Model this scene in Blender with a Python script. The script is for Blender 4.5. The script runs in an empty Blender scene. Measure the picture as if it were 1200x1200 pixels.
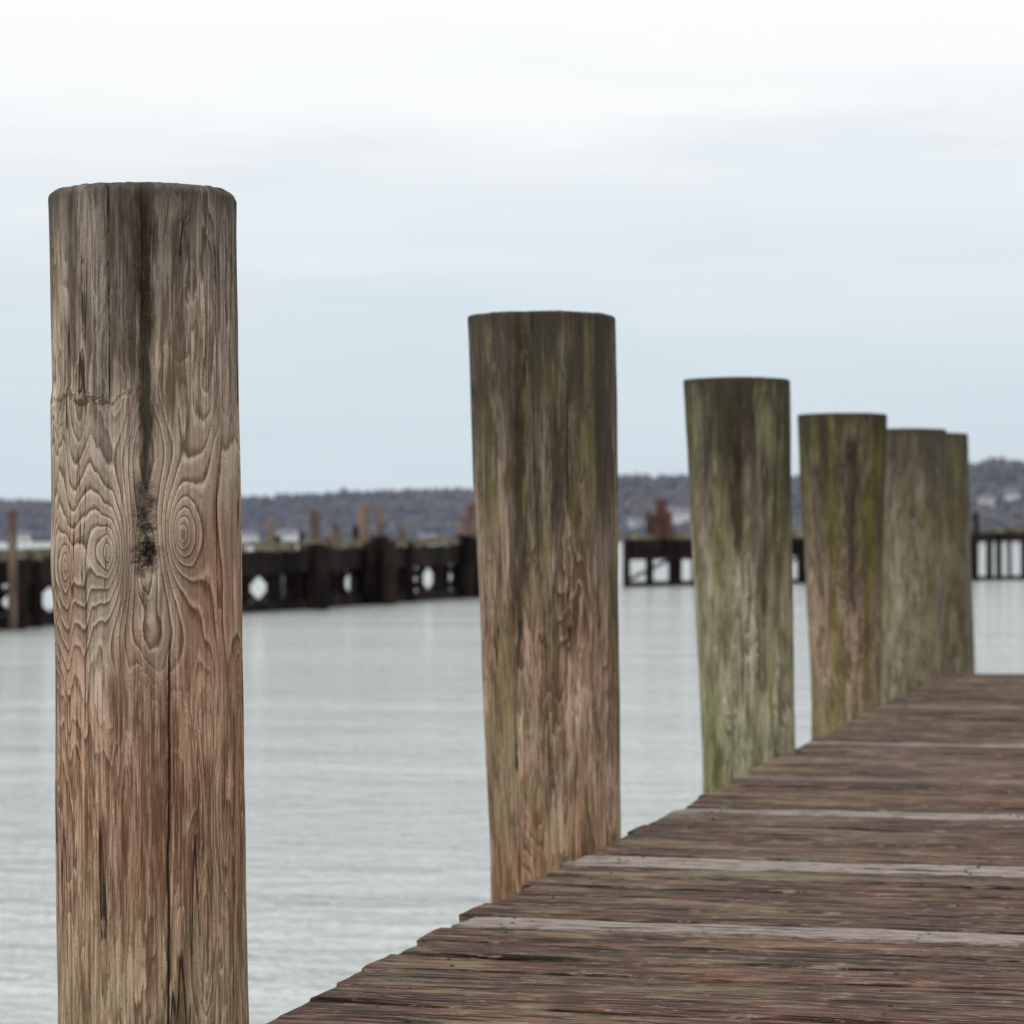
import bpy, bmesh, math, random
import numpy as np
from mathutils import Vector, noise as mn
random.seed(7); np.random.seed(7)
scene=bpy.context.scene
scene.view_settings.view_transform='Standard'
try: scene.view_settings.look='None'
except Exception: pass
scene.view_settings.exposure=0

# ------------------------------------------------------------------ node helper
class NT:
    def __init__(s,name):
        s.m=bpy.data.materials.new(name); s.m.use_nodes=True
        s.t=s.m.node_tree; s.t.nodes.clear()
        s.out=s.t.nodes.new('ShaderNodeOutputMaterial')
        s.b=s.t.nodes.new('ShaderNodeBsdfPrincipled')
        s.t.links.new(s.b.outputs[0],s.out.inputs[0])
    def put(s,sock,v):
        if isinstance(v,bpy.types.NodeSocket): s.t.links.new(v,sock)
        elif v is not None:
            if sock.type=='RGBA' and len(v)==3: v=(*v,1)
            sock.default_value=v
    def coord(s,k='Object'): return s.t.nodes.new('ShaderNodeTexCoord').outputs[k]
    def math(s,op,a,b=None,c=None,clamp=False):
        n=s.t.nodes.new('ShaderNodeMath'); n.operation=op; n.use_clamp=clamp
        s.put(n.inputs[0],a); s.put(n.inputs[1],b); s.put(n.inputs[2],c); return n.outputs[0]
    def mul(s,*a):
        r=a[0]
        for b in a[1:]: r=s.math('MULTIPLY',r,b)
        return r
    def add(s,*a):
        r=a[0]
        for b in a[1:]: r=s.math('ADD',r,b)
        return r
    def vm(s,op,a,b=None):
        n=s.t.nodes.new('ShaderNodeVectorMath'); n.operation=op
        s.put(n.inputs[0],a); s.put(n.inputs[1],b)
        return n.outputs['Value'] if op in('LENGTH','DOT_PRODUCT') else n.outputs[0]
    def noise(s,v,scale,detail=2,rough=.5,col=False,dist=0):
        n=s.t.nodes.new('ShaderNodeTexNoise'); s.put(n.inputs['Vector'],v)
        n.inputs['Scale'].default_value=scale; n.inputs['Detail'].default_value=detail
        n.inputs['Roughness'].default_value=rough; n.inputs['Distortion'].default_value=dist
        return n.outputs['Color' if col else 'Fac']
    def mr(s,v,a,b,c=0.,d=1.,smooth=True):
        n=s.t.nodes.new('ShaderNodeMapRange'); n.interpolation_type='SMOOTHSTEP' if smooth else 'LINEAR'
        s.put(n.inputs['Value'],v)
        for k,x in zip(('From Min','From Max','To Min','To Max'),(a,b,c,d)): s.put(n.inputs[k],x)
        return n.outputs['Result']
    def mix(s,f,a,b,bt='MIX'):
        n=s.t.nodes.new('ShaderNodeMix'); n.data_type='RGBA'; n.blend_type=bt
        s.put(n.inputs[0],f); s.put(n.inputs[6],a); s.put(n.inputs[7],b); return n.outputs[2]
    def mixf(s,f,a,b):
        n=s.t.nodes.new('ShaderNodeMix'); n.data_type='FLOAT'
        s.put(n.inputs[0],f); s.put(n.inputs[2],a); s.put(n.inputs[3],b); return n.outputs[0]
    def ramp(s,f,st):
        n=s.t.nodes.new('ShaderNodeValToRGB'); s.put(n.inputs[0],f)
        e=n.color_ramp.elements
        while len(e)<len(st): e.new(.5)
        for el,(p,c) in zip(e,st): el.position=p; el.color=(*c,1) if len(c)==3 else c
        return n.outputs[0]
    def sep(s,v):
        n=s.t.nodes.new('ShaderNodeSeparateXYZ'); s.put(n.inputs[0],v); return n.outputs
    def attr(s,name):
        n=s.t.nodes.new('ShaderNodeAttribute'); n.attribute_name=name; return n.outputs['Fac']
    def bump(s,h,strength=1,dist=1):
        n=s.t.nodes.new('ShaderNodeBump'); n.inputs['Strength'].default_value=strength
        n.inputs['Distance'].default_value=dist; s.put(n.inputs['Height'],h)
        s.t.links.new(n.outputs[0],s.b.inputs['Normal'])
    def fin(s,col=None,rough=None,spec=None):
        s.put(s.b.inputs['Base Color'],col); s.put(s.b.inputs['Roughness'],rough)
        if spec is not None: s.b.inputs['Specular IOR Level'].default_value=spec
        return s.m

# ------------------------------------------------------------------ camera geometry (metres)
F=3400.; TH=math.atan(820/F); CO,SI=math.cos(TH),math.sin(TH)
EYE=0.61          # eye above dock deck (deck top is z=0)
WZ=-1.79          # water level
def W(r,D): return (r*CO-D*SI, r*SI+D*CO)   # right offset / depth -> world XY

# ------------------------------------------------------------------ piling material
def piling_mat(name,seed,p):
    lite=p.get('lite',False); hero=p.get('hero',False)
    n=NT(name); P=n.coord(); x,y,z=n.sep(P)[:3]
    S=n.vm('ADD',P,(seed*3.1,seed*1.7,seed*.9))
    def SN(scale,zk,det=2,rough=.5,o=0):
        return n.noise(n.vm('MULTIPLY',n.vm('ADD',S,(o,o*.7,o*.3)) if o else S,(1,1,zk)),scale,det,rough)
    fib=SN(300,.035,2,.6); fib2=SN(75,.055,4,.7)
    f1=SN(p.get('gs',22),.17,1.4,.45)
    jag=n.mul(n.math('SUBTRACT',SN(60,.16,3,.6,2),.5),p.get('jag',2.1))
    Fd=n.add(n.mul(f1,p.get('rings',16)),jag)
    ringamt=n.mr(SN(9,.4,1,.5,5),.42,.58,p.get('rmin',.25),1.)
    calm=None
    if p.get('knots'):
        kx,kz=p['whorl']
        ax=n.math('ABSOLUTE',n.math('SUBTRACT',x,n.add(kx,n.mul(n.math('SUBTRACT',f1,.5),.03))))
        K=n.add(n.mul(ax,62.),n.mul(f1,4.5),n.mul(jag,.32))
        for (k,s,amp) in p['knots']:
            v=n.vm('MULTIPLY',n.vm('SUBTRACT',P,k),(1/s[0],1/s[0],1/s[1]))
            d=n.vm('LENGTH',v); g=n.math('POWER',2.718,n.mul(d,-1.))
            K=n.add(K,n.mul(n.math('MINIMUM',g,.9),amp))
        dz_=n.mul(n.math('SUBTRACT',z,kz),1/.19)
        m=n.mul(n.mr(n.math('ABSOLUTE',dz_),.5,1.15,1,0),n.mr(y,-.03,.02,1,0))
        Fd=n.mixf(m,Fd,K)
        ringamt=n.math('MAXIMUM',ringamt,m)
        calm=n.math('SUBTRACT',1.,n.mul(m,.72))
    C=(lambda f: n.mul(f,calm)) if calm is not None else (lambda f:f)
    saw=n.math('FRACT',Fd)
    lit=n.mul(n.mr(saw,0,.06,0,1),n.mr(saw,.06,.34,1,0))
    drk=n.mul(n.mr(saw,.60,.94,0,1),n.mr(saw,.95,1,1,0))
    st=SN(15,.09,3,.55,1); patch=SN(26,.26,5,.7,3); blot=SN(12,.4,5,.7,7)
    zz=n.add(z,n.mul(n.math('SUBTRACT',st,.5),.8))
    zf=n.mr(zz,0,1.1,0,1,False)
    base=n.ramp(zf,p['zones'])
    dark=n.mix(1,base,(.30,.25,.225),'MULTIPLY')
    light=n.mix(.15,n.mix(1,base,(1.6,1.62,1.6),'MULTIPLY'),(.5,.455,.39))
    col=base
    if hero:
        rs=n.mul(n.mr(x,.0,.09,0,.6),n.mr(z,.25,.5,1,.3))
        col=n.mix(rs,col,n.mix(1,col,(.88,.70,.60),'MULTIPLY'))
    col=n.mix(C(n.mr(patch,.48,.57,0,.85)),col,n.mix(.7,base,dark))
    col=n.mix(n.mr(blot,.48,.38,0,.6),col,light)
    col=n.mix(C(n.mr(blot,.54,.66,0,.6)),col,dark)
    col=n.mix(n.mul(lit,ringamt,.95),col,light)
    col=n.mix(n.mul(drk,ringamt,.92),col,dark)
    col=n.mix(C(n.mr(fib2,.50,.59,0,.7)),col,dark)
    col=n.mix(C(n.mr(fib2,.46,.38,0,.45)),col,light)
    col=n.mix(C(n.mr(fib,.51,.60,0,.55)),col,dark)
    col=n.mix(C(n.mr(fib,.46,.38,0,.4)),col,light)
    gn=SN(p.get('gsc',13),.12,4,.7,4)
    gz=n.ramp(n.mr(z,0,1.1,0,1,False),[(a,(v,v,v)) for a,v in p['green']])
    gm=n.mul(n.mr(gn,.44,.56,0,1),gz,n.mr(fib2,.60,.42,.5,1))
    col=n.mix(gm,col,n.mix(n.mr(patch,.4,.6),p.get('gcol2',(.17,.16,.055)),p.get('gcol',(.075,.075,.02))))
    dz=n.mr(n.add(z,n.mul(n.math('SUBTRACT',st,.5),1.3)),p.get('dlo',.45),p.get('dhi',1.15),0,p.get('damt',.75))
    dn=n.mr(SN(20,.07,5,.7,8),.41,.55,.12,1)
    col=n.mix(n.mul(dz,dn),col,p.get('dcol',(.055,.045,.038)))
    hgt=n.add(n.mul(saw,ringamt,.0017),n.mul(fib,.0018),n.mul(fib2,.0045))
    if not lite:
        cn=n.noise(n.vm('MULTIPLY',n.vm('ADD',S,(9,1,5)),(1,1,.03)),17,3,.5)
        ck=n.mr(n.math('ABSOLUTE',n.math('SUBTRACT',cn,.5)),.0,.009,1,0)
        ck=n.mul(ck,n.mr(blot,.48,.56,0,.9))
        for (xc,z0,z1,w,am) in p.get('cracks',[]):
            wob=n.mul(n.math('SUBTRACT',n.noise(n.vm('MULTIPLY',P,(0,0,1)),7,4,.6),.5),.012)
            dd=n.math('ABSOLUTE',n.math('SUBTRACT',n.math('SUBTRACT',x,xc),wob))
            c=n.mr(dd,w*.35,w,1,0)
            c=n.mul(c,n.mr(z,z0,z0+.05,0,1),n.mr(z,z1-.05,z1,1,0),n.mr(y,-.02,0,am,0)); ck=n.math('MAXIMUM',ck,c)
        col=n.mix(ck,col,(.018,.013,.01))
        hgt=n.math('SUBTRACT',hgt,n.mul(ck,.004))
    for (xc,z0,z1,w,am,wb) in p.get('runs',[]):
        wob=n.mul(n.math('SUBTRACT',n.noise(n.vm('MULTIPLY',P,(.0,.0,1)),6,3,.6),.5),wb)
        rag=n.mul(n.math('SUBTRACT',SN(60,.16,4,.7,6),.5),w*2.8)
        dd=n.add(n.math('ABSOLUTE',n.math('SUBTRACT',n.math('SUBTRACT',x,xc),wob)),rag)
        c=n.mr(dd,w*.1,w*1.3,1,0)
        c=n.mul(c,n.mr(z,z0,z0+.10,0,1),n.mr(z,z1-.1,z1,1,0),n.mr(y,-.02,0,am,0))
        col=n.mix(c,col,n.mix(n.mr(blot,.45,.65),(.018,.013,.008),(.05,.04,.024)))
    for (z0,w) in p.get('ringcracks',[]):
        wn=n.noise(P,16,5,.7)
        dd=n.math('ABSOLUTE',n.math('SUBTRACT',n.math('SUBTRACT',z,z0),n.mul(n.math('SUBTRACT',wn,.5),.09)))
        c=n.mul(n.mr(dd,w*.3,w,1,0),n.mr(x,-.035,.01,.85,0),n.mr(fib2,.35,.55,.35,1))
        col=n.mix(c,col,(.05,.042,.018)); hgt=n.math('SUBTRACT',hgt,n.mul(c,.002))
    for (k,s,am) in p.get('holes',[]):
        d=n.vm('LENGTH',n.vm('MULTIPLY',n.vm('SUBTRACT',P,k),(1/s[0],1/s[0],1/s[1])))
        nn=n.noise(P,60,4,.72)
        d=n.add(d,n.mul(n.math('SUBTRACT',nn,.5),2.2))
        c=n.mr(d,.3,1.5,am,0)
        col=n.mix(c,col,n.mix(n.mr(nn,.40,.62),(.008,.006,.004),(.10,.08,.045)))
        hgt=n.math('SUBTRACT',hgt,n.mul(c,.004))
    top=p['top']
    rim=n.mr(n.add(z,n.mul(n.math('SUBTRACT',st,.5),.08)),top-.045,top-.002,0,.75)
    col=n.mix(rim,col,p.get('rim',(.05,.04,.035)))
    if hero:
        pit=n.noise(P,260,3,.7); col=n.mix(n.mr(pit,.56,.68,0,.6),col,dark)
    n.bump(hgt,1.,1.)
    return n.fin(col,.9,.12)

def make_piling(Dc,ximg,ztop,rt,rb,lean,seed,par,bev,nseg=220,dz=.005,face=0):
    r=(ximg-600)/F*Dc; X,Y=W(r,Dc)
    phi=math.atan2(-X,Y)
    zs=list(np.arange(-2.9,-.25,.06))+list(np.arange(-.25,ztop-bev,dz))
    rings=[]
    for zc in zs: rings.append((float(zc),1.,0.))
    for k in range(0,9):
        a=k/8*math.pi/2; rings.append((ztop-bev+bev*.7*math.sin(a),1.,bev*(1-math.cos(a))))
    for q in (.75,.5,.25,.08): rings.append((ztop-bev*.3+.006*(1-q),q,bev))
    verts=[];faces=[]
    kn=par.get('knots',[]); hl=par.get('holes',[])
    for (zc,q,sub) in rings:
        t=max(0,min(1,zc/ztop)); rad=rb+(rt-rb)*t
        if zc<0: rad=rb+ .01*min(1,-zc)
        cx=lean*(1-zc/ztop)
        for i in range(nseg):
            an=2*math.pi*i/nseg; c,s=math.cos(an),math.sin(an)
            rr=rad
            rr+=.005*mn.noise((c*1.3+seed*5,s*1.3,zc*1.6))+.0028*mn.noise((c*3.5+seed,s*3.5,zc*3.5))
            rr+=.0015*mn.noise((c*11+seed,s*11,zc*3))+.0013*mn.noise((c*30+seed,s*30,zc*6))
            if par.get('hero') and c<0.2:
                lip=.79+.03*mn.noise((c*4,s*4,0))
                e=max(-40,min(40,-(zc-lip)*260))
                rr+=-.003*(1/(1+math.exp(e)))*min(1,(.2-c)*3)
            v=Vector((cx+(rr-sub)*q*c,(rr-sub)*q*s,zc))
            if q==1. and par.get('hero') and s<0:
                dd=0
                for (k,sc_,fr) in kn:
                    if fr>0: dd+=.0045*math.exp(-(((v.x-k[0])/.028)**2+((v.z-k[2])/.05)**2))
                for (k,sc_,am_) in hl:
                    dd-=.009*math.exp(-(((v.x-k[0])/.012)**2+((v.z-k[2])/.018)**2))
                dd-=.006*math.exp(-((v.x-.004)/.011)**2)*max(0,min(1,(zc-.6)/.06,(.97-zc)/.06))
                v.x+=dd*c; v.y+=dd*s
            if sub>0: v.z+=.0016*mn.noise((v.x*14+seed,v.y*14,seed))+.0014*mn.noise((v.x*90,v.y*90,seed))
            verts.append(v)
    nr=len(rings)
    for j in range(nr-1):
        for i in range(nseg):
            i2=(i+1)%nseg
            faces.append((j*nseg+i,j*nseg+i2,(j+1)*nseg+i2,(j+1)*nseg+i))
    faces.append([(nr-1)*nseg+i for i in range(nseg)])
    me=bpy.data.meshes.new('wooden_piling'); me.from_pydata(verts,[],faces)
    me.polygons.foreach_set('use_smooth',[True]*len(me.polygons))
    ob=bpy.data.objects.new('wooden_piling',me); scene.collection.objects.link(ob)
    ob.location=(X,Y,0); ob.rotation_euler=(0,0,phi+face)
    par['top']=ztop
    me.materials.append(piling_mat('weathered_log_%d'%seed,seed,par))
    return ob

R1=.1205
def on(xl,z,r=R1): return (xl+.006,-math.sqrt(max(0,r*r-xl*xl)),z)
hero=dict(hero=True,whorl=(.004,.60),zones=[(0,(.32,.24,.16)),(.14,(.35,.24,.16)),(.30,(.31,.18,.118)),(.44,(.31,.205,.145)),(.56,(.36,.285,.22)),(.72,(.35,.28,.225)),(.84,(.25,.205,.17)),(1,(.17,.142,.12))],
  green=[(0,.35),(.12,.15),(.3,0),(.6,.05),(.75,.3),(1,.15)],gcol=(.12,.105,.045),gcol2=(.20,.18,.09),
  knots=[(on(-.046,.592),(.028,.055),10.),(on(.042,.615),(.024,.052),9.),(on(-.100,.575),(.022,.05),7.),(on(.0,.585),(.018,.055),-5.)],
  holes=[(on(-.001,.588),(.015,.026),1.),(on(-.002,.640),(.012,.036),.9),(on(-.002,.52),(.005,.03),.6)],
  cracks=[(-.001,.83,1.1,.0014,.9),(.033,-.1,.50,.0019,.98),(-.07,.35,.62,.0012,.6)],
  runs=[(.004,.60,1.2,.0135,.95,.02),(-.014,.76,1.2,.024,.75,.03),(-.085,.76,1.12,.008,.6,.03),(.022,.40,.62,.004,.5,.04),(-.02,.42,.60,.004,.4,.03)],ringcracks=[(.79,.004)],
  dlo=.6,dhi=1.3,damt=.8,dcol=(.07,.057,.048),rings=13,gs=21,rmin=.4,rim=(.06,.05,.045))
make_piling(3.70,167,EYE+.444+.003,.1200,.1205,.016,1,hero,.018,nseg=420,dz=.003)
p2=dict(zones=[(0,(.30,.18,.115)),(.15,(.36,.265,.185)),(.3,(.29,.185,.13)),(.5,(.26,.185,.135)),(.7,(.19,.148,.108)),(1,(.125,.105,.08))],
  green=[(0,.35),(.3,.6),(.6,.9),(.85,.7),(1,.4)],gcol=(.052,.048,.017),gcol2=(.15,.13,.045),runs=[(-.045,.30,1.1,.016,.8,.05),(.03,.25,.9,.01,.5,.06)],dlo=.3,dhi=1.1,damt=.88,dcol=(.042,.036,.027),rings=12,gs=18,rmin=.5)
make_piling(5.90,634,EYE+.453,.1500,.1300,.028,2,p2,.008,nseg=260,dz=.005)
p3=dict(lite=True,zones=[(0,(.25,.245,.16)),(.2,(.32,.30,.21)),(.4,(.31,.27,.20)),(.6,(.22,.18,.13)),(.8,(.13,.11,.08)),(1,(.07,.06,.043))],
  green=[(0,.95),(.3,.7),(.6,.75),(.85,.85),(1,.5)],gcol=(.078,.078,.020),gcol2=(.225,.22,.11),runs=[(.0,.5,1.1,.02,.8,.06),(.07,.1,.6,.015,.4,.05)],dlo=.42,dhi=1.0,damt=.9,dcol=(.038,.031,.02),gs=18,rings=12)
make_piling(8.33,863,EYE+.456,.1530,.1330,.034,3,p3,.008,nseg=200,dz=.008)
p4=dict(lite=True,zones=[(0,(.26,.20,.13)),(.2,(.29,.21,.15)),(.4,(.22,.16,.12)),(.6,(.145,.115,.08)),(1,(.085,.072,.045))],
  green=[(0,.8),(.3,.75),(.6,.9),(1,.85)],gcol=(.067,.062,.009),gcol2=(.17,.15,.035),runs=[(.03,.3,1.0,.025,.7,.06)],dlo=.35,dhi=1.05,damt=.85,dcol=(.036,.03,.018),gs=18,rings=12)
make_piling(10.71,987,EYE+.4566,.1650,.1260,.012,4,p4,.008,nseg=160,dz=.01)
p5=dict(lite=True,zones=[(0,(.21,.19,.135)),(.4,(.22,.19,.14)),(.7,(.16,.135,.10)),(1,(.105,.09,.064))],
  green=[(0,.6),(.5,.7),(1,.8)],gcol=(.085,.083,.028),gcol2=(.17,.16,.075),dlo=.4,dhi=1.1,damt=.8,gs=16,rings=12)
make_piling(13.0,1066,EYE+.4875,.1600,.142,.006,5,p5,.010,nseg=120,dz=.015)
p6=dict(p5); p6['zones']=[(0,(.15,.12,.085)),(.5,(.13,.105,.08)),(1,(.085,.07,.052))]
make_piling(14.2,1102,EYE+.512,.132,.138,.024,6,p6,.010,nseg=120,dz=.015)

# ------------------------------------------------------------------ dock
def link(name,me,parent=None,mat=None):
    ob=bpy.data.objects.new(name,me); scene.collection.objects.link(ob)
    if parent: ob.parent=parent
    if mat: me.materials.append(mat)
    return ob
def empty(name):
    e=bpy.data.objects.new(name,None); scene.collection.objects.link(e); return e
def box(bm,p0,p1,w,h,up=Vector((0,0,1))):
    p0=Vector(p0);p1=Vector(p1); d=(p1-p0).normalized()
    if abs(d.dot(up))>.98: up=Vector((0,1,0))
    s=d.cross(up).normalized(); u=s.cross(d).normalized()
    vs=[]
    for p in (p0,p1):
        for a,b in ((-1,-1),(1,-1),(1,1),(-1,1)): vs.append(bm.verts.new(p+s*a*w/2+u*b*h/2))
    for f in ((0,1,2,3),(7,6,5,4),(0,4,5,1),(1,5,6,2),(2,6,7,3),(3,7,4,0)): bm.faces.new([vs[i] for i in f])
def cyl(bm,x,y,z0,z1,r,n=12,r2=None,dx=0,dy=0):
    r2=r if r2 is None else r2
    bv=min(.03,(z1-z0)*.3)
    a=[];b=[];c=[]
    for i in range(n):
        t=2*math.pi*i/n; cs,sn=math.cos(t),math.sin(t)
        a.append(bm.verts.new((x+r*cs,y+r*sn,z0)))
        b.append(bm.verts.new((x+dx+r2*cs,y+dy+r2*sn,z1-bv)))
        c.append(bm.verts.new((x+dx+r2*.85*cs,y+dy+r2*.85*sn,z1)))
    for i in range(n):
        j=(i+1)%n
        bm.faces.new((a[i],a[j],b[j],b[i])); bm.faces.new((b[i],b[j],c[j],c[i]))
    bm.faces.new(c)

EDGE=-1.17; YEND=13.19
def dock_mat():
    n=NT('weathered_deck_planks'); P=n.coord(); x,y,z=n.sep(P)[:3]
    tone=n.attr('tone'); lt=n.attr('light')
    cmb=n.t.nodes.new('ShaderNodeCombineXYZ'); n.put(cmb.inputs[0],n.mul(tone,37.)); n.put(cmb.inputs[1],n.mul(tone,11.))
    S=n.vm('ADD',P,cmb.outputs[0])
    g1=n.noise(n.vm('MULTIPLY',S,(.07,1,1)),60,4,.7)
    g2=n.noise(n.vm('MULTIPLY',S,(.045,1,1)),210,2,.6)
    pt=n.noise(n.vm('MULTIPLY',S,(.35,1,1)),8,5,.72)
    fl=n.noise(n.vm('MULTIPLY',S,(.4,1,1)),42,4,.75)
    big=n.noise(P,1.6,4,.65)
    base=n.ramp(tone,[(0,(.070,.040,.029)),(.2,(.115,.053,.037)),(.4,(.16,.065,.042)),(.6,(.10,.064,.048)),(.8,(.175,.086,.058)),(1,(.14,.104,.084))])
    col=n.mix(n.mr(big,.48,.62,0,.5),base,n.mix(.5,base,(.16,.135,.115)))
    col=n.mix(n.mr(pt,.42,.56,0,.85),col,(.052,.031,.024))
    col=n.mix(n.mr(g1,.48,.57,0,.9),col,(.016,.010,.008))
    col=n.mix(n.mr(g1,.46,.38,0,.6),col,(.21,.110,.074))
    col=n.mix(n.mr(g2,.52,.64,0,.5),col,(.22,.16,.125))
    col=n.mix(n.mr(g2,.46,.36,0,.65),col,(.020,.013,.010))
    col=n.mix(n.mr(fl,.56,.64,0,.7),col,(.26,.195,.15))
    al=n.mul(n.mr(x,EDGE,EDGE+.9,1,.18),n.mr(pt,.52,.40,0,.7),n.mr(fl,.42,.55,.15,1))
    col=n.mix(al,col,n.mix(g2,(.09,.088,.046),(.27,.245,.15)))
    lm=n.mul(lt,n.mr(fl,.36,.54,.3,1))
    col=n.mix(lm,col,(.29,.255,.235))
    cn=n.noise(n.vm('MULTIPLY',S,(.03,1,1)),26,3,.5)
    ck=n.mul(n.mr(n.math('ABSOLUTE',n.math('SUBTRACT',cn,.5)),0,.014,1,0),n.mr(pt,.42,.52,0,.95))
    col=n.mix(ck,col,(.006,.005,.004))
    h=n.add(n.mul(g1,.014),n.mul(g2,.003),n.mul(fl,.007))
    h=n.math('SUBTRACT',h,n.mul(ck,.006))
    n.bump(h,1.,1.)
    return n.fin(col,.8,.12)
def timber_mat(name,c1,c2,sc=4):
    n=NT(name); P=n.coord()
    a=n.noise(n.vm('MULTIPLY',P,(1,1,.3)),sc,4,.65)
    col=n.mix(n.mr(a,.35,.65),c1,c2)
    return n.fin(col,.9,.1)

dock=empty('wooden_dock')
verts=[];faces=[];tone=[];light=[]
yv=-1.2; XR=2.9
prof=[(0,-.045),(0,-.011),(.005,-.004),(.016,-.001),(.05,.0006),(.3,.0),(.7,.0),(.94,.0006),(.984,-.001),(.995,-.004),(1,-.011),(1,-.045)]
def t_of_D(D): return (D-1.17*SI)/CO
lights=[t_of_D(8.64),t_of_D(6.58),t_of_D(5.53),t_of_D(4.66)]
nails=[]
while yv<YEND-.02:
    w=random.choice([.14,.14,.142,.138,.14]); gap=random.uniform(.005,.011)
    tn=random.random(); lg=0.
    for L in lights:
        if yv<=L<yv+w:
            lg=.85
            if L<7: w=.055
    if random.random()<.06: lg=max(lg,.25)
    if yv+w>YEND: w=YEND-yv
    x0=EDGE+random.uniform(-.014,.010); zo=random.uniform(-.0022,.0022)+(.001 if lg>.5 else 0); tilt=random.uniform(-.018,.018); sd=random.random()*50
    nx=150 if yv>2.8 else 30
    b=len(verts); m=len(prof)
    for i in range(nx+1):
        u=i/nx; xx=x0+(XR-x0)*(u**1.3)
        e0=.003*mn.noise((xx*6,sd,0))+.002*mn.noise((xx*25,sd,0)); e1=.003*mn.noise((xx*6,sd,9))+.002*mn.noise((xx*25,sd,9))
        for (q,zq) in prof:
            yy=yv+q*w+e0*(1-q)+e1*q
            z=zo+zq+tilt*(q-.5)*w+.002*mn.noise((xx*1.2,yy*3,sd))
            if zq>-.02: z+=.002*mn.noise((xx*5,yy*60,sd))-max(0,.006*mn.noise((xx*4,sd,q*2))) *(1 if q<.06 or q>.93 else 0)
            exx=xx
            if i==0: exx=xx+.012*mn.noise((yy*40,sd,0))
            if i<=1 and zq>-.02: z-=.003*(1-i)
            verts.append((exx,yy,z)); tone.append(tn); light.append(lg)
    for i in range(nx):
        for k in range(m-1):
            faces.append((b+i*m+k,b+i*m+k+1,b+(i+1)*m+k+1,b+(i+1)*m+k)[::-1])
        faces.append((b+i*m+m-1,b+i*m,b+(i+1)*m,b+(i+1)*m+m-1)[::-1])
    faces.append([b+k for k in range(m)]); faces.append([b+nx*m+k for k in range(m)][::-1])
    for xn in (EDGE+.10,EDGE+.75,EDGE+1.4,EDGE+2.05):
        for q in (.25,.75): nails.append((xn+random.uniform(-.02,.02),yv+(q+random.uniform(-.06,.06))*w,zo+.0008))
    yv+=w+gap
me=bpy.data.meshes.new('planks'); me.from_pydata(verts,[],faces)
for nm,dat in (('tone',tone),('light',light)):
    at=me.attributes.new(nm,'FLOAT','POINT'); at.data.foreach_set('value',dat)
link('planks',me,dock,dock_mat())
bm=bmesh.new()
for (a,b_,c) in nails: cyl(bm,a,b_,c-.004,c+.001,.003,8)
me=bpy.data.meshes.new('nails'); bm.to_mesh(me); link('nails',me,dock,timber_mat('rusty_nail',(.05,.035,.028),(.12,.10,.09),80))
bm=bmesh.new()
for xb in (EDGE+.07,EDGE+.75,EDGE+1.4,EDGE+2.05,EDGE+2.8,EDGE+3.5): box(bm,(xb,-1.2,-.17),(xb,YEND-.03,-.17),.08,.24)
for yy in np.arange(-.5,YEND,2.38): box(bm,(EDGE+.04,yy+.75,-.41),(XR,yy+.75,-.41),.2,.22)
me=bpy.data.meshes.new('joists'); bm.to_mesh(me); link('joists',me,dock,timber_mat('joist_timber',(.03,.023,.02),(.07,.055,.045)))
bm=bmesh.new()
for yy in np.arange(-.5,YEND,2.38):
    cyl(bm,XR-.3,yy+.55,-3,-.3,.14,20)
me=bpy.data.meshes.new('support_piles'); bm.to_mesh(me); link('support_piles',me,dock,timber_mat('support_pile_timber',(.06,.045,.035),(.14,.11,.085)))

# ------------------------------------------------------------------ water
bm=bmesh.new(); s=9000
vs=[bm.verts.new((a*s,b*s,WZ)) for a,b in ((-1,-1),(1,-1),(1,1),(-1,1))]; bm.faces.new(vs)
me=bpy.data.meshes.new('water'); bm.to_mesh(me)
n=NT('bay_water'); P=n.coord()
rot=n.t.nodes.new('ShaderNodeMapping'); n.put(rot.inputs[0],P); rot.inputs['Rotation'].default_value=(0,0,-TH+.12)
Q=rot.outputs[0]
w1=n.noise(n.vm('MULTIPLY',Q,(.6,1,1)),4.2,3,.65)
w2=n.noise(n.vm('MULTIPLY',Q,(.7,1,1)),15,2,.6)
w3=n.noise(n.vm('MULTIPLY',Q,(.4,1,1)),.9,3,.55)
big=n.noise(n.vm('MULTIPLY',Q,(.3,1,1)),.22,4,.65)
amp=n.mr(big,.40,.60,.65,1.25)
h=n.mul(n.add(n.mul(w1,.090),n.mul(w2,.028),n.mul(w3,.075)),amp)
n.bump(h,1.,1.)
col=n.mix(n.mr(big,.38,.62),(.37,.405,.40),(.45,.485,.48))
n.b.inputs['IOR'].default_value=1.33
m=n.fin(col,.08,.5); link('water',me,None,m)

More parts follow.
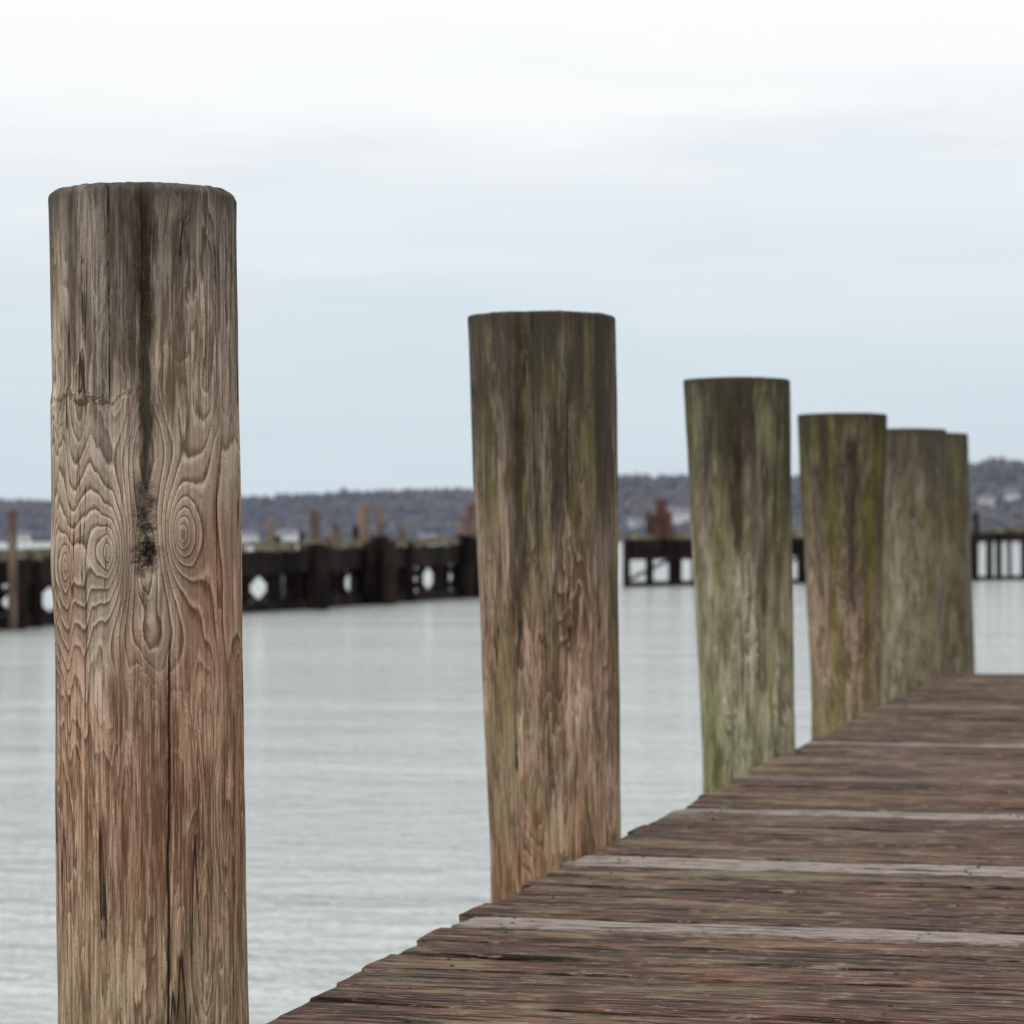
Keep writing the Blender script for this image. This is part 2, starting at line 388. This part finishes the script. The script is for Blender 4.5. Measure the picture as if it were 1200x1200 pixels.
# ------------------------------------------------------------------ distant pier
pier=empty('wooden_pier')
dark=timber_mat('creosoted_timber',(.004,.0035,.0035),(.024,.016,.014),1.5)
lightt=timber_mat('bleached_stringer',(.05,.042,.03),(.23,.21,.14),1.2)
rust=timber_mat('brown_pile',(.07,.045,.038),(.18,.135,.11),2)
bmD=bmesh.new(); bmL=bmesh.new(); bmR=bmesh.new(); bmB=bmesh.new()
A0=Vector((-30.98,71.0,0));A1=Vector((-27.97,138.0,0));B1=Vector((-10.46,168.7,0))
dA=(A1-A0).normalized(); dB=(B1-A1).normalized()
rnd=random.Random(21)
segs=[(A0-dA*25,A0+dA*67.0,-.02,.60,0),(A1+dB*.6,A1+dB*75,.62,1.45,1)]
for (s0,s1,z0,z1,kind) in segs:
    d=(s1-s0); L=d.length; d.normalize(); side=Vector((d.y,-d.x,0)) # toward viewer
    bay=4.5 if kind==0 else 5.2; nb=int(L/bay); Wd=1.1
    for i in range(nb+1):
        p=s0+d*i*bay; f=i/nb; zt=z0+(z1-z0)*f
        for sd in (0,-Wd):
            q=p+side*sd
            cyl(bmD,q.x,q.y,-3,zt-.12+rnd.uniform(-.05,.03),.19,10)
        if rnd.random()<.45:
            q=p+side*.34+d*rnd.uniform(-.6,.6); cyl(bmD,q.x,q.y,-3,zt+rnd.uniform(-.5,.35),rnd.uniform(.12,.18),10,None,rnd.uniform(-.08,.08),0)
        for _ in range(rnd.choice((0,0,1,2))):
            q=p-side*rnd.uniform(1.7,2.6)+d*rnd.uniform(0,bay); cyl(bmR if rnd.random()<.6 else bmD,q.x,q.y,-3,zt+rnd.uniform(.1,.75),rnd.uniform(.10,.17),10,None,rnd.uniform(-.06,.06),0)
        if i<nb:
            p2=s0+d*(i+1)*bay; zt2=z0+(z1-z0)*(i+1)/nb
            j=lambda a=.03: rnd.uniform(-a,a)
            for k in range(6):
                a=p+(p2-p)*(k/6); c=p+(p2-p)*((k+1)/6-.012); za=zt+(zt2-zt)*k/6+j(.04)
                if rnd.random()<.86: box(bmL,a+side*(.28)+Vector((0,0,za)),c+side*.28+Vector((0,0,za)),.1,.19+j(.09))
                if rnd.random()<.92: box(bmL,a-side*.75+Vector((0,0,za+.1)),c-side*.75+Vector((0,0,za+.1)),1.95,.06)
            th=(.76+j(.08)) if kind==0 else .5
            box(bmD,p+side*.2+Vector((0,0,zt-.09-th/2)),p2+side*.2+Vector((0,0,zt2-.09-th/2)),.14,th)
            wl=(.36+j(.08)) if kind==0 else .26
            box(bmD,p+side*.2+Vector((0,0,WZ+wl/2+j())),p2+side*.2+Vector((0,0,WZ+wl/2+j())),.16,wl)
            if kind==0:
                lo=WZ+.3; hi=zt-.82
                us=[p,p+(p2-p)*(.5+j(.04)),p2]
                for u in us[1:-1]: cyl(bmD,u.x+side.x*.05,u.y+side.y*.05,-3,zt-.2,.13,8)
                for (u0,u1) in zip(us[:-1],us[1:]):
                    um=(u0+u1)/2; ml=(lo+hi)/2
                    # lattice: corner struts leave diamond openings, with a mid rail
                    for (a_,b_) in (((u0,ml),(um,hi)),((um,hi),(u1,ml)),((u1,ml),(um,lo)),((um,lo),(u0,ml))):
                        if rnd.random()<.93: box(bmD,a_[0]+Vector((0,0,a_[1]+(.06 if a_[1]>ml-.01 and b_[1]>ml-.01 else -.06))),b_[0]+Vector((0,0,b_[1]+(.06 if a_[1]>ml-.01 and b_[1]>ml-.01 else -.06))),.07,.2)
                    if rnd.random()<.5: box(bmD,um+Vector((0,0,lo)),um+d*.01+Vector((0,0,hi)),.1,.1)
            else:
                if i<4:
                    for fr in (.33,.66): cyl(bmD,p.x+(p2.x-p.x)*fr,p.y+(p2.y-p.y)*fr,-3,zt-.2,.2,8)
                    box(bmD,p+Vector((0,0,WZ+.3)),p2+Vector((0,0,zt-.5)),.08,.15)
                    if i in(0,1,2): box(bmD,p+side*.1+Vector((0,0,zt-.8)),p2+side*.1+Vector((0,0,zt-.8)),.1,.6)
def atp(ximg,D): return W((ximg-600)/F*D,D)
for (xi,D,w,zt) in ((370,97,.30,.42),(360,98.5,.24,.36),(378,96,.2,.3),(445,104.5,.36,.66),(434,103.5,.25,.45),(456,103.5,.28,.5),(545,115,.36,.72),(536,115.5,.25,.55),(556,116.5,.3,.6),(22,76,.22,-.0)):
    X,Y=atp(xi,D); cyl(bmD,X,Y,-3,zt,w,12)
for (xi,D,ytop,wpx) in ((318,104,607,9),(368,108,597,14),(394,116,612,9),(425,112,590,17),(447,114,597,10),(470,120,615,9),(550,124,590,13),(15,75.2,598,12),(540,126,604,8),(1143,158,600,7),(640,130,605,10),(375,96,650,6)):
    X,Y=atp(xi,D); zt=EYE+(630-ytop)*D/F; cyl(bmR if xi not in(1143,) else bmD,X,Y,-3,zt,wpx*D/F/2,12,wpx*D/F/2*.9,random.uniform(-.06,.06),0)
X,Y=atp(775,143)
for k,(hw,z0,z1) in enumerate(((.62,.6,1.15),(.5,1.15,1.75),(.26,1.75,2.5))):
    box(bmB,(X-hw,Y,(z0+z1)/2),(X+hw,Y,(z0+z1)/2),hw*1.6,z1-z0-.004)
for dx in (-.55,.5): cyl(bmB,X+dx,Y-.6,.5,1.9,.12,10)
for nm,b_,mt in (('piles_and_beams',bmD,dark),('deck_and_fascia',bmL,lightt),('bare_piles',bmR,rust),('mooring_tower',bmB,timber_mat('rusty_red_timber',(.06,.03,.026),(.10,.06,.05),2))):
    me=bpy.data.meshes.new(nm); b_.to_mesh(me); link(nm,me,pier,mt)

# ------------------------------------------------------------------ hills and shore
prof_pts=[(-3000,44),(-1500,48),(-600,55),(0,56),(60,53),(150,55),(290,60),(400,66),(480,69),(560,71),(640,80),(725,88),(800,89),(930,90),(1050,92),(1125,104),(1165,114),(1200,108),(1300,88),(1500,78),(2200,64),(4000,48),(9000,40)]
px=[a for a,_ in prof_pts]; ph=[b for _,b in prof_pts]
rr_=[1400,1425,1480,1560,1650,1750,1850,2000,2300]; rf=[0,.03,.13,.3,.55,.8,.93,.9,.5]
def H(az,R):
    xi=600+F*math.tan(max(-1.2,min(1.2,az))); hp=np.interp(xi,px,ph)*1800/F*.90
    hp*=1+.05*mn.noise((az*14,R*.004,0))
    return float(WZ-.4+ np.interp(R,rr_,rf)*hp)
def WA(az,R): return W(R*math.sin(az),R*math.cos(az))
verts=[];faces=[];azs=np.linspace(-1.15,1.15,600); Rs=np.linspace(1400,2300,30)
for R in Rs:
    for a in azs:
        X,Y=WA(a,R+15*mn.noise((a*20,0,3))); verts.append((X,Y,H(a,R)))
na=len(azs)
for j in range(len(Rs)-1):
    for i in range(na-1): faces.append((j*na+i,j*na+i+1,(j+1)*na+i+1,(j+1)*na+i))
me=bpy.data.meshes.new('hill'); me.from_pydata(verts,[],faces)
me.polygons.foreach_set('use_smooth',[True]*len(me.polygons))
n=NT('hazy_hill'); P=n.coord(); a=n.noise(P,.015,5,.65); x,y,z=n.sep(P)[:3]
c=n.mix(n.mr(a,.40,.60),(.085,.097,.13),(.125,.125,.145)); c=n.mix(n.mr(z,-1.8,1.5,.6,0),c,(.19,.175,.155)); link('hill',me,None,n.fin(c,.95,.05))  # bluish distance haze is mixed into the hill colour; tan shore at the base
bm=bmesh.new(); bmesh.ops.create_icosphere(bm,subdivisions=1,radius=1); bm.verts.ensure_lookup_table()
iv=np.array([v.co[:] for v in bm.verts]); fi=np.array([[v.index for v in f.verts] for f in bm.faces]); bm.free()
V=[];Fc=[];tn=[]; cnt=0
for k in range(13000):
    az=random.uniform(-.30,.27); R=1415+ (random.random()**.8)*440
    h=H(az,R); X,Y=WA(az,R); r=random.uniform(1.0,2.2); zt=random.uniform(.9,1.7)
    v=iv*(1+np.random.uniform(-.35,.35,(len(iv),1)))*np.array([r,r,r*zt])+np.array([X,Y,h+r*zt*.3])
    V.append(v);Fc.append(fi+cnt);cnt+=len(iv); tn+= [random.random()]*len(iv)
V=np.concatenate(V);Fc=np.concatenate(Fc)
me=bpy.data.meshes.new('tree_line'); me.from_pydata(V.tolist(),[],Fc.tolist())
me.polygons.foreach_set('use_smooth',[True]*len(me.polygons))
at_=me.attributes.new('tone','FLOAT','POINT'); at_.data.foreach_set('value',tn)
n=NT('hazy_winter_trees'); t=n.attr('tone'); P=n.coord(); a=n.noise(P,.012,4,.6)
c=n.ramp(t,[(0,(.082,.096,.132)),(.6,(.098,.110,.142)),(1,(.112,.118,.142))]); c=n.mix(n.mr(a,.42,.6,0,.55),c,(.135,.128,.135))  # tree tones have atmospheric haze painted in as blue-grey
link('tree_line',me,None,n.fin(c,1.,.0))

def plain(name,c,v=.15):
    n=NT(name); P=n.coord(); a=n.noise(P,.6,4); return n.fin(n.mix(a,tuple(x*(1-v) for x in c),tuple(x*(1+v) for x in c)),.8,.2)
mw=plain('white_clapboard',(.55,.56,.58)); mr_=plain('slate_roof',(.14,.15,.18)); mg=plain('window_glass',(.05,.06,.08))
def house(xi,R,w,dp,hh,rot=0):
    az=math.atan((xi-600)/F); X,Y=WA(az,R); z=H(az,R)-.5
    e=empty('white_house'); e.location=(X,Y,z); e.rotation_euler=(0,0,TH+rot)
    b1=bmesh.new(); v=[b1.verts.new(c) for c in ((-w/2,-dp/2,0),(w/2,-dp/2,0),(w/2,dp/2,0),(-w/2,dp/2,0),(-w/2,-dp/2,hh),(w/2,-dp/2,hh),(w/2,dp/2,hh),(-w/2,dp/2,hh),(-w/2,0,hh+dp*.35),(w/2,0,hh+dp*.35))]
    for f in ((0,1,5,4),(2,3,7,6),(1,2,6,9,5),(3,0,4,8,7)): b1.faces.new([v[i] for i in f])
    me=bpy.data.meshes.new('walls'); b1.to_mesh(me); link('walls',me,e,mw)
    b1=bmesh.new(); o=.5
    for s_ in (-1,1):
        q=[(-w/2-o,s_*(dp/2+o),hh-.2),(w/2+o,s_*(dp/2+o),hh-.2),(w/2+o,0,hh+dp*.35+.15),(-w/2-o,0,hh+dp*.35+.15)]
        b1.faces.new([b1.verts.new(c) for c in q])
    box(b1,(w*.25,0,hh),(w*.25,0,hh+dp*.35+1.6),.9,.9)
    me=bpy.data.meshes.new('roof'); b1.to_mesh(me); link('roof',me,e,mr_)
    b1=bmesh.new(); nw=max(2,int(w/3))
    for r_ in range(2 if hh>4.5 else 1):
        for k in range(nw):
            cx=-w/2+(k+.5)*w/nw; box(b1,(cx-.5,-dp/2-.03,1.6+r_*2.7),(cx+.5,-dp/2-.03,1.6+r_*2.7),.08,1.3)
    box(b1,(w*.1-.45,-dp/2-.05,1.05),(w*.1+.45,-dp/2-.05,1.05),.08,2.1)
    me=bpy.data.meshes.new('windows_and_door'); b1.to_mesh(me); link('windows_and_door',me,e,mg)
for h_ in ((292,1402,8,6,4,.2),(337,1403,9,7,4.5,-.3),(500,1402,8,6,3,.1),(745,1500,7,6,4,.5),(797,1520,12,8,7,-.2),(1156,1585,7,6,4.5,.1),(1186,1605,7,6,5,-.3),(25,1403,8,6,4,.2),(-80,1404,9,6,4.5,.1),(1330,1450,11,7,6,0)): house(*h_)

# ------------------------------------------------------------------ sky
wd=bpy.data.worlds.new('World'); scene.world=wd; wd.use_nodes=True; t=wd.node_tree; t.nodes.clear()
k=NT.__new__(NT); k.t=t
out=t.nodes.new('ShaderNodeOutputWorld')
sky=t.nodes.new('ShaderNodeTexSky'); sky.sky_type='NISHITA'; sky.sun_disc=False
SE,SR=math.radians(48),math.radians(200)
sky.sun_elevation=SE; sky.sun_rotation=SR; sky.dust_density=3
bg1=t.nodes.new('ShaderNodeBackground'); t.links.new(sky.outputs[0],bg1.inputs[0]); bg1.inputs[1].default_value=.09
G=k.coord('Generated'); x,y,z=k.sep(G)[:3]
cl=k.noise(k.vm('MULTIPLY',G,(1,1,7)),2.6,4,.55,dist=.4)
cl2=k.noise(k.vm('MULTIPLY',G,(1,1,12)),6,5,.62)
zc=k.add(z,k.mul(k.math('SUBTRACT',cl,.5),.10),k.mul(k.math('SUBTRACT',cl2,.5),.065))
cr=k.ramp(k.mr(zc,0,.5,0,1,False),[(0,(.63,.715,.785)),(.09,(.665,.76,.83)),(.18,(.745,.82,.88)),(.25,(.85,.895,.93)),(.30,(.96,.975,.98)),(.36,(1,1,1)),(1,(1,1,1))])
boost=k.mr(z,.12,.75,1.03,1.55)
bg2=t.nodes.new('ShaderNodeBackground'); t.links.new(cr,bg2.inputs[0]); t.links.new(boost,bg2.inputs[1])
mx=t.nodes.new('ShaderNodeMixShader'); mx.inputs[0].default_value=.93
t.links.new(bg1.outputs[0],mx.inputs[1]); t.links.new(bg2.outputs[0],mx.inputs[2]); t.links.new(mx.outputs[0],out.inputs[0])

sl=bpy.data.lights.new('sun','SUN'); sl.energy=1.15; sl.angle=math.radians(25); sl.color=(1,.93,.84)
so=bpy.data.objects.new('sun',sl); scene.collection.objects.link(so)
sd=Vector((math.sin(SR)*math.cos(SE),math.cos(SR)*math.cos(SE),math.sin(SE)))
so.rotation_euler=sd.to_track_quat('Z','Y').to_euler()

# ------------------------------------------------------------------ camera
cd=bpy.data.cameras.new('camera'); cam=bpy.data.objects.new('camera',cd); scene.collection.objects.link(cam)
cam.location=(0,0,EYE); cd.sensor_width=36; cd.lens=36*F/1200; cd.clip_end=20000; cd.clip_start=.05
cam.rotation_euler=(math.pi/2+math.atan(30/F),0,TH)
cd.dof.use_dof=True; cd.dof.focus_distance=3.62; cd.dof.aperture_fstop=10.5
scene.camera=cam
